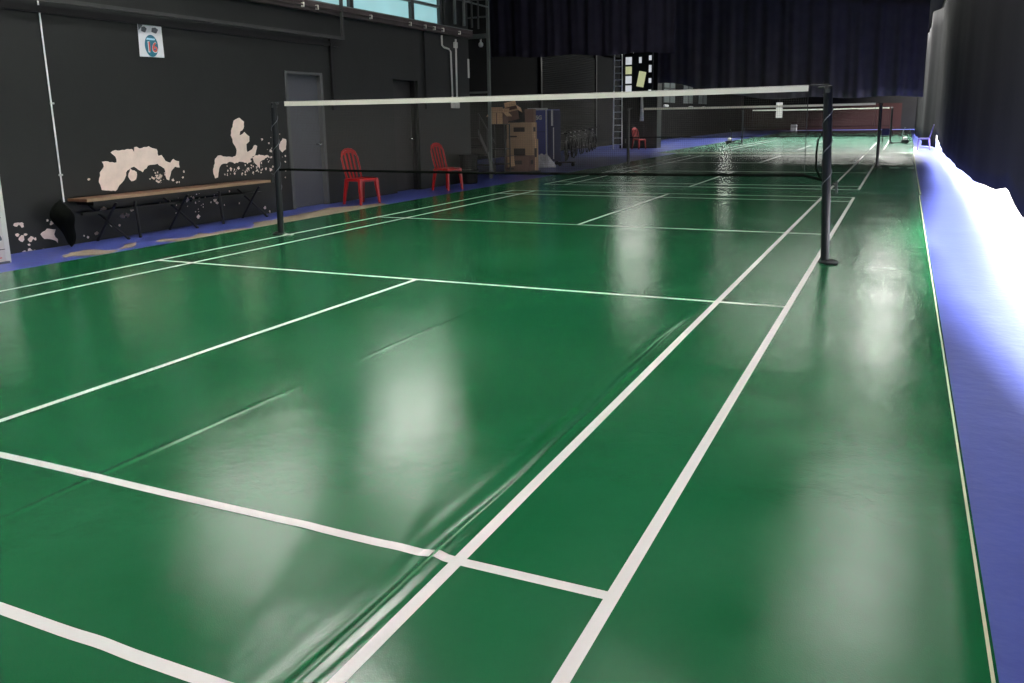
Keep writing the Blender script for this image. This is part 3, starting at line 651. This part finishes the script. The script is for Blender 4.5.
sh = thing('rack', 'light steel rack holding the open pale carton behind the scaffold', 'rack', (-2.35, 10.9, 0))
for x in (-.2, .22):
    for y in (-.15, .15): MB().box(x-.012, x+.012, y-.012, y+.012, 0, 1.24).build('upright', 'beam', sh)
for z in (.25, .62, 1.22): MB().box(-.2, .22, -.15, .15, z, z+.02).build('shelf', 'darkdoor', sh)

def carton(name, loc, size, rz, label, body='kraft', open_=False, flaps='kraft_pale', tilt=None, seam=True, ink=True, group=None):
    a, b_, c = size
    t = thing(name, label, 'carton', loc, rz)
    if tilt: t.rotation_euler = (tilt[0], tilt[1], rz)
    if open_:
        m_ = MB(); w_ = .006
        m_.box(-a/2, a/2, -b_/2, b_/2, 0, w_).box(-a/2, -a/2+w_, -b_/2, b_/2, w_, c).box(a/2-w_, a/2, -b_/2, b_/2, w_, c).box(-a/2+w_, a/2-w_, -b_/2, -b_/2+w_, w_, c).box(-a/2+w_, a/2-w_, b_/2-w_, b_/2, w_, c)
        m_.build('body', body, t)
        for s in (-1, 1):
            MB().prism([(s*a/2, -b_/2, c), (s*a/2, b_/2, c), (s*(a/2+.10), b_/2, c-.10), (s*(a/2+.10), -b_/2, c-.10)], (.004*s, 0, .004)).build('flap', flaps, t)
            MB().prism([(-a/2, s*b_/2, c), (a/2, s*b_/2, c), (a/2, s*(b_/2+.08), c+.09), (-a/2, s*(b_/2+.08), c+.09)], (0, .004*s, .004)).build('flap', flaps, t)
    else:
        MB().box(-a/2, a/2, -b_/2, b_/2, 0, c).build('body', body, t, bevel=.006)
        if seam: MB().box(-a/2-.002, a/2+.002, -.03, .03, .02, c+.002).build('packing_tape', flaps, t)
        if ink:
            MB().box(-a*.22, a*.22, -b_/2-.003, -b_/2+.001, c*.45, c*.72).build('printed_mark', 'ink', t)
            MB().box(-a*.42, -a*.1, -b_/2-.003, -b_/2+.001, c*.12, c*.2).build('printed_mark', 'ink', t)
            MB().box(a/2-.001, a/2+.003, -b_*.2, b_*.2, c*.45, c*.72).build('printed_mark', 'ink', t)
    return t
carton('carton', (-2.25, 12.08, 0), (.74, .38, .84), .0, 'large brown carton with a dark printed block, at the bottom of the stack')
carton('carton', (-2.26, 12.08, .842), (.70, .36, .42), .03, 'brown carton with printed band resting on the large carton')
carton('carton', (-2.50, 12.06, 1.39), (.30, .26, .26), .5, 'open carton tilted on top of the carton stack, pale inside', body='kraft_dark', open_=True, tilt=(.5, -.2))
carton('carton', (-2.04, 12.14, 1.264), (.24, .20, .34), .1, 'dark reddish carton standing at the right on top of the carton stack', body='kraft_dark', seam=False, ink=False)
carton('carton', (-2.05, 11.45, 0.06), (.66, .44, .38), .05, 'low dark carton with an open pale flap in front of the big carton', body='kraft_dark', ink=True, seam=False)
o = MB().prism([(-2.28, 11.208, .42), (-2.10, 11.208, .44), (-2.02, 11.10, .20), (-2.22, 11.10, .17)], (0, .004, .004)).build('cardboard_flap', 'kraft_pale'); tag(o, 'pale loose cardboard flap leaning on the low dark carton', 'cardboard')
oc = carton('carton', (-2.34, 10.9, 1.242), (.36, .30, .28), .0, 'open pale carton with hanging flaps on top of the steel rack', body='kraft_dark', open_=True)
for s in (-1, 1): MB().box(s*.09-.075, s*.09+.075, -.160, -.152, .0, .27).build('flap', 'kraft_pale', oc)
MB().box(-.18, .18, -.17, -.152, .275, .40).build('flap', 'kraft_pale', oc)
o = MB().box(-.42, .42, -.28, .28, 0, .055).box(-.38, .38, -.24, .24, .055, .058).build('pallet', 'black', loc=(-2.02, 11.48, 0)) ; tag(o, 'flat black tray on the floor under the low dark carton', 'tray')

cb = thing('blue_cabinet', 'tall blue wheeled cabinet with white lettering and plastic film, right of the carton stack', 'cabinet', (-2.72, 14.5, 0))
MB().box(-.30, .27, -.3, .75, .12, 1.62).build('body', 'bluecab', cb, bevel=.02)
MB().box(.272, .30, -.22, .72, .12, 1.58).build('side_panel', 'bluedark', cb, bevel=.008)
MB().box(-.31, .28, -.31, -.20, 1.59, 1.645).build('film_wrap', 'film', cb, bevel=.01)
MB().box(.30, .315, -.02, .10, 1.15, 1.60).build('film_wrap', 'film', cb, bevel=.004)
MB().box(.30, .31, .12, .17, .2, 1.1).build('edge_strip', 'film', cb)
MB().box(.25, .275, -.305, -.29, .15, 1.6).build('edge_strip', 'film', cb)
MB().box(-.29, .25, -.304, -.3, .98, .99).build('shelf_line', 'bluedark', cb)
text_mesh('BSG', .16, 'white', Matrix.Translation((-.0, -.306, 1.38)) @ Matrix.Rotation(PI/2, 4, 'X'), cb, 'lettering')
for x in (-.24, .20):
    for y in (-.22, .65): MB().tube([(x, y-.025, .06), (x, y+.025, .06)], .06, 16).box(x-.02, x+.02, y-.02, y+.02, .08, .13).build('caster', 'tyre', cb)
b = MB()
def crump(u, v):
    a = u*2*PI; r = .30*(1-.55*v)+.05*math.sin(a*3+v*4)+.03*math.sin(a*7)
    return (r*math.cos(a)*1.1, r*math.sin(a)*.6, .36*v+.03*math.sin(a*5+v*9)*v)
b.grid(crump, 36, 10); o = b.build('plastic_film', 'film', solid=.004, loc=(-2.42, 13.82, .01)); tag(o, 'crumpled milky plastic film heaped at the foot of the blue cabinet', 'plastic sheet')
t = thing('hand_trolley', 'small black trolley base poking out right of the blue cabinet', 'trolley', (-2.0, 14.6, 0))
MB().box(-.25, .25, -.08, .08, .09, .13).build('deck', 'black', t)
for x in (-.2, .2): MB().tube([(x, -.03, .05), (x, .03, .05)], .05, 14).build('wheel', 'tyre', t)

# bicycles
def bike(loc, rz, label):
    t = thing('bicycle', label, 'bicycle', loc, rz, 'bicycles parked before the roller shutter')
    for x in (-.5, .5):
        w_ = MB().tube([(x+.31*math.cos(2*PI*k/24), 0, .33+.31*math.sin(2*PI*k/24)) for k in range(24)], .02, 6, closed=True)
        wo = w_.build('wheel', 'tyre', t, smooth=True)
        s_ = MB()
        for k in range(9): s_.tube([(x, 0, .33), (x+.3*math.cos(2*PI*k/9), 0, .33+.3*math.sin(2*PI*k/9))], .003, 4)
        s_.build('spokes', 'beam', wo)
    f = MB().tube([(-.5, 0, .33), (-.05, 0, .30), (.36, 0, .72), (-.18, 0, .78), (-.5, 0, .33)], .017).tube([(-.05, 0, .30), (-.20, 0, .86)], .017)
    f.build('frame', 'beam', t)
    MB().tube([(.5, 0, .33), (.36, 0, .78), (.32, 0, .95)], .015).build('fork', 'beam', t)
    MB().tube([(.25, -.27, 1.0), (.32, -.12, .95), (.32, .12, .95), (.25, .27, 1.0)], .013).build('handlebar', 'beam', t)
    MB().box(-.33, -.08, -.07, .07, .86, .91).build('saddle', 'black', t, bevel=.02)
    MB().tube([(-.05, -.09, .24), (-.05, .09, .36)], .012).box(-.09, -.01, .09, .15, .35, .37).box(-.09, -.01, -.15, -.09, .23, .25).build('crank', 'beam', t)
    return t
bk = bike((-3.05, 17.3, 0), 1.9, 'dark bicycle parked nearest the blue cabinet')
for i, (x, y, a, lb) in enumerate([(-3.45, 18.7, 1.7, 'dark bicycle second from the blue cabinet'), (-3.85, 20.1, 1.8, 'dark bicycle third from the blue cabinet'), (-4.2, 21.5, 1.75, 'dark bicycle fourth from the blue cabinet'), (-4.6, 23.3, 1.75, 'dark bicycle fifth from the blue cabinet'), (-4.95, 25.0, 1.8, 'dark bicycle sixth from the blue cabinet'), (-5.45, 26.6, 1.7, 'dark bicycle parked nearest the ladder')]):
    dup(bk, (x, y, 0), a, lb)

# roller shutter
rs = thing('roller_shutter', 'dark ribbed roller shutter on the far left wall above the bicycles', 'shutter', (-6.46, 26.5, 0))
b = MB(); bm = b.bm; prev = None; Z = 4.05; n = 54
for k in range(n*2+1):
    z = Z*k/(n*2); x = .03 if k % 2 else .0; row = [bm.verts.new((x, -3.2, z)), bm.verts.new((x, 3.2, z))]
    if prev: bm.faces.new((prev[0], prev[1], row[1], row[0]))
    prev = row
b.build('slats', 'shutter', rs, solid=.004)
MB().box(-.03, .08, -3.35, -3.2, 0, 4.2).build('guide', 'black', rs); MB().box(-.03, .08, 3.2, 3.35, 0, 4.2).build('guide', 'black', rs)

# pillar with glazed notice case, ladder, white roll
pl = struct('pillar', MB().box(-4.75, -3.05, 28.2, 28.9, 0, 4.1), 'black')
t = thing('notice_case', 'glazed notice case with glow added for its bright and yellow patches, high on the pillar behind the ladder', 'notice case', (-3.9, 28.2, 2.3))  # panes on a solid pillar, made to glow for bright patches
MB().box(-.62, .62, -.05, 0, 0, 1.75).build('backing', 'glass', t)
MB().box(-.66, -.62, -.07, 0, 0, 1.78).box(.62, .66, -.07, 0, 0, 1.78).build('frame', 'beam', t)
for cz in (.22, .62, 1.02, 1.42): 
    MB().box(-.58, -.30, -.056, -.052, cz-.12, cz+.2).build('pane', 'patch_glow' if cz != 1.02 else 'patch_glow_yellow', t)
for cz, h_ in ((.1, .12), (.5, .2), (.95, .3), (1.45, .2)): MB().box(.46, .58, -.056, -.052, cz, cz+h_).build('pane', 'patch_glow', t)
MB().box(-.02, .3, -.06, -.052, .35, 1.0, Matrix.Rotation(.2, 4, 'Y'), (.1, 0, .7)).build('pane', 'patch_glow_yellow', t)
MB().box(.02, .14, -.056, -.052, 1.35, 1.6).build('pane', 'patch_glow', t)
ld = thing('ladder', 'aluminium ladder leaning against the dark pillar', 'ladder', (-4.55, 27.3, 0))
for s in (-1, 1): MB().tube([(.20*s, 0, 0), (.17*s-.25, .80, 4.3)], .028, 6).build('rail', 'alu', ld)
for k in range(15):
    a = (k+.7)/15.5; w_ = .20-.03*a; MB().tube([(-w_-.25*a, .80*a, 4.3*a), (w_-.25*a, .80*a, 4.3*a)], .018, 6).build('rung', 'alu', ld)
t = MB().tube([(0, 0, 0), (0, 0, 1.1)], .045, 10, r2=.09) ; 
t.bm.transform(Matrix.Rotation(PI, 4, 'X')) ; t = t.build('white_banner', 'white', smooth=True, loc=(-3.72, 28.13, 2.28)); tag(t, 'narrow rolled white cloth hanging down the pillar below the notice case', 'cloth')
t = MB().box(-.2, .2, -.02, .02, 0, 1.0).build('white_cloth', 'white', loc=(-.8, 50, 1.15)); tag(t, 'white cloth hanging far back, in line with the second net', 'cloth')
MB().tube([(0, 0, 1.0), (0, 0, 5.85)], .01, 5).build('cord', 'beam', t)
# low box far at the back
t = MB().box(-.25, .25, -.2, .2, 0, .5).build('white_box', 'white', loc=(-2.0, 69.0, 0), bevel=.02); tag(t, 'small white box standing far away at the foot of the back wall', 'box')
# dim windows of the far left wall
for i, y in enumerate((40.2, 43.6, 48.5, 53)):
    o = struct('window_%d' % (20+i), MB().box(-6.5, -6.46, y-1.3, y+1.3, 2.2, 4.25), 'palebeam')
    MB().box(-6.46, -6.44, y-.05, y+.05, 2.2, 4.25).box(-6.46, -6.44, y-1.3, y+1.3, 3.0, 3.08).build('mullion', 'black', o)
# wall lamps
for i, (y, z) in enumerate(((39.5, 2.0), (42.5, 2.0), (49, 1.95), (53, 1.95))):
    t = thing('wall_lamp', 'small pale twin lamp on the dark far left wall, number %s from the ladder' % ('one', 'two', 'three', 'four')[i], 'lamp', (-6.4, y, z), 0, 'small lamps on the far left wall')
    MB().lathe([(.03, -.08), (.12, -.05), (.12, .05), (.03, .08)], 0, -.2, 10).build('shade', 'white', t); MB().lathe([(.03, -.08), (.12, -.05), (.12, .05), (.03, .08)], 0, .2, 10).build('shade', 'white', t)
    MB().box(-.1, .0, -.22, .22, -.02, .02).build('bracket', 'beam', t)

t = thing('hanging_lamp', 'white lamp hanging from the roof over the farthest court', 'lamp', (-4.2, 50, 3.9))
MB().lathe([(.12, .5), (.14, .4), (.42, .12), (.48, .0), (.46, .0), (.1, .3)]).build('shade', 'white', t, smooth=True)
MB().lathe([(.05, .22), (.26, .1), (.32, -.02), (.24, -.14), (.05, -.20)]).build('bulb', 'lamp_far', t, smooth=True)
MB().tube([(0, 0, .5), (0, 0, 3.1)], .012, 6).build('cord', 'beam', t)
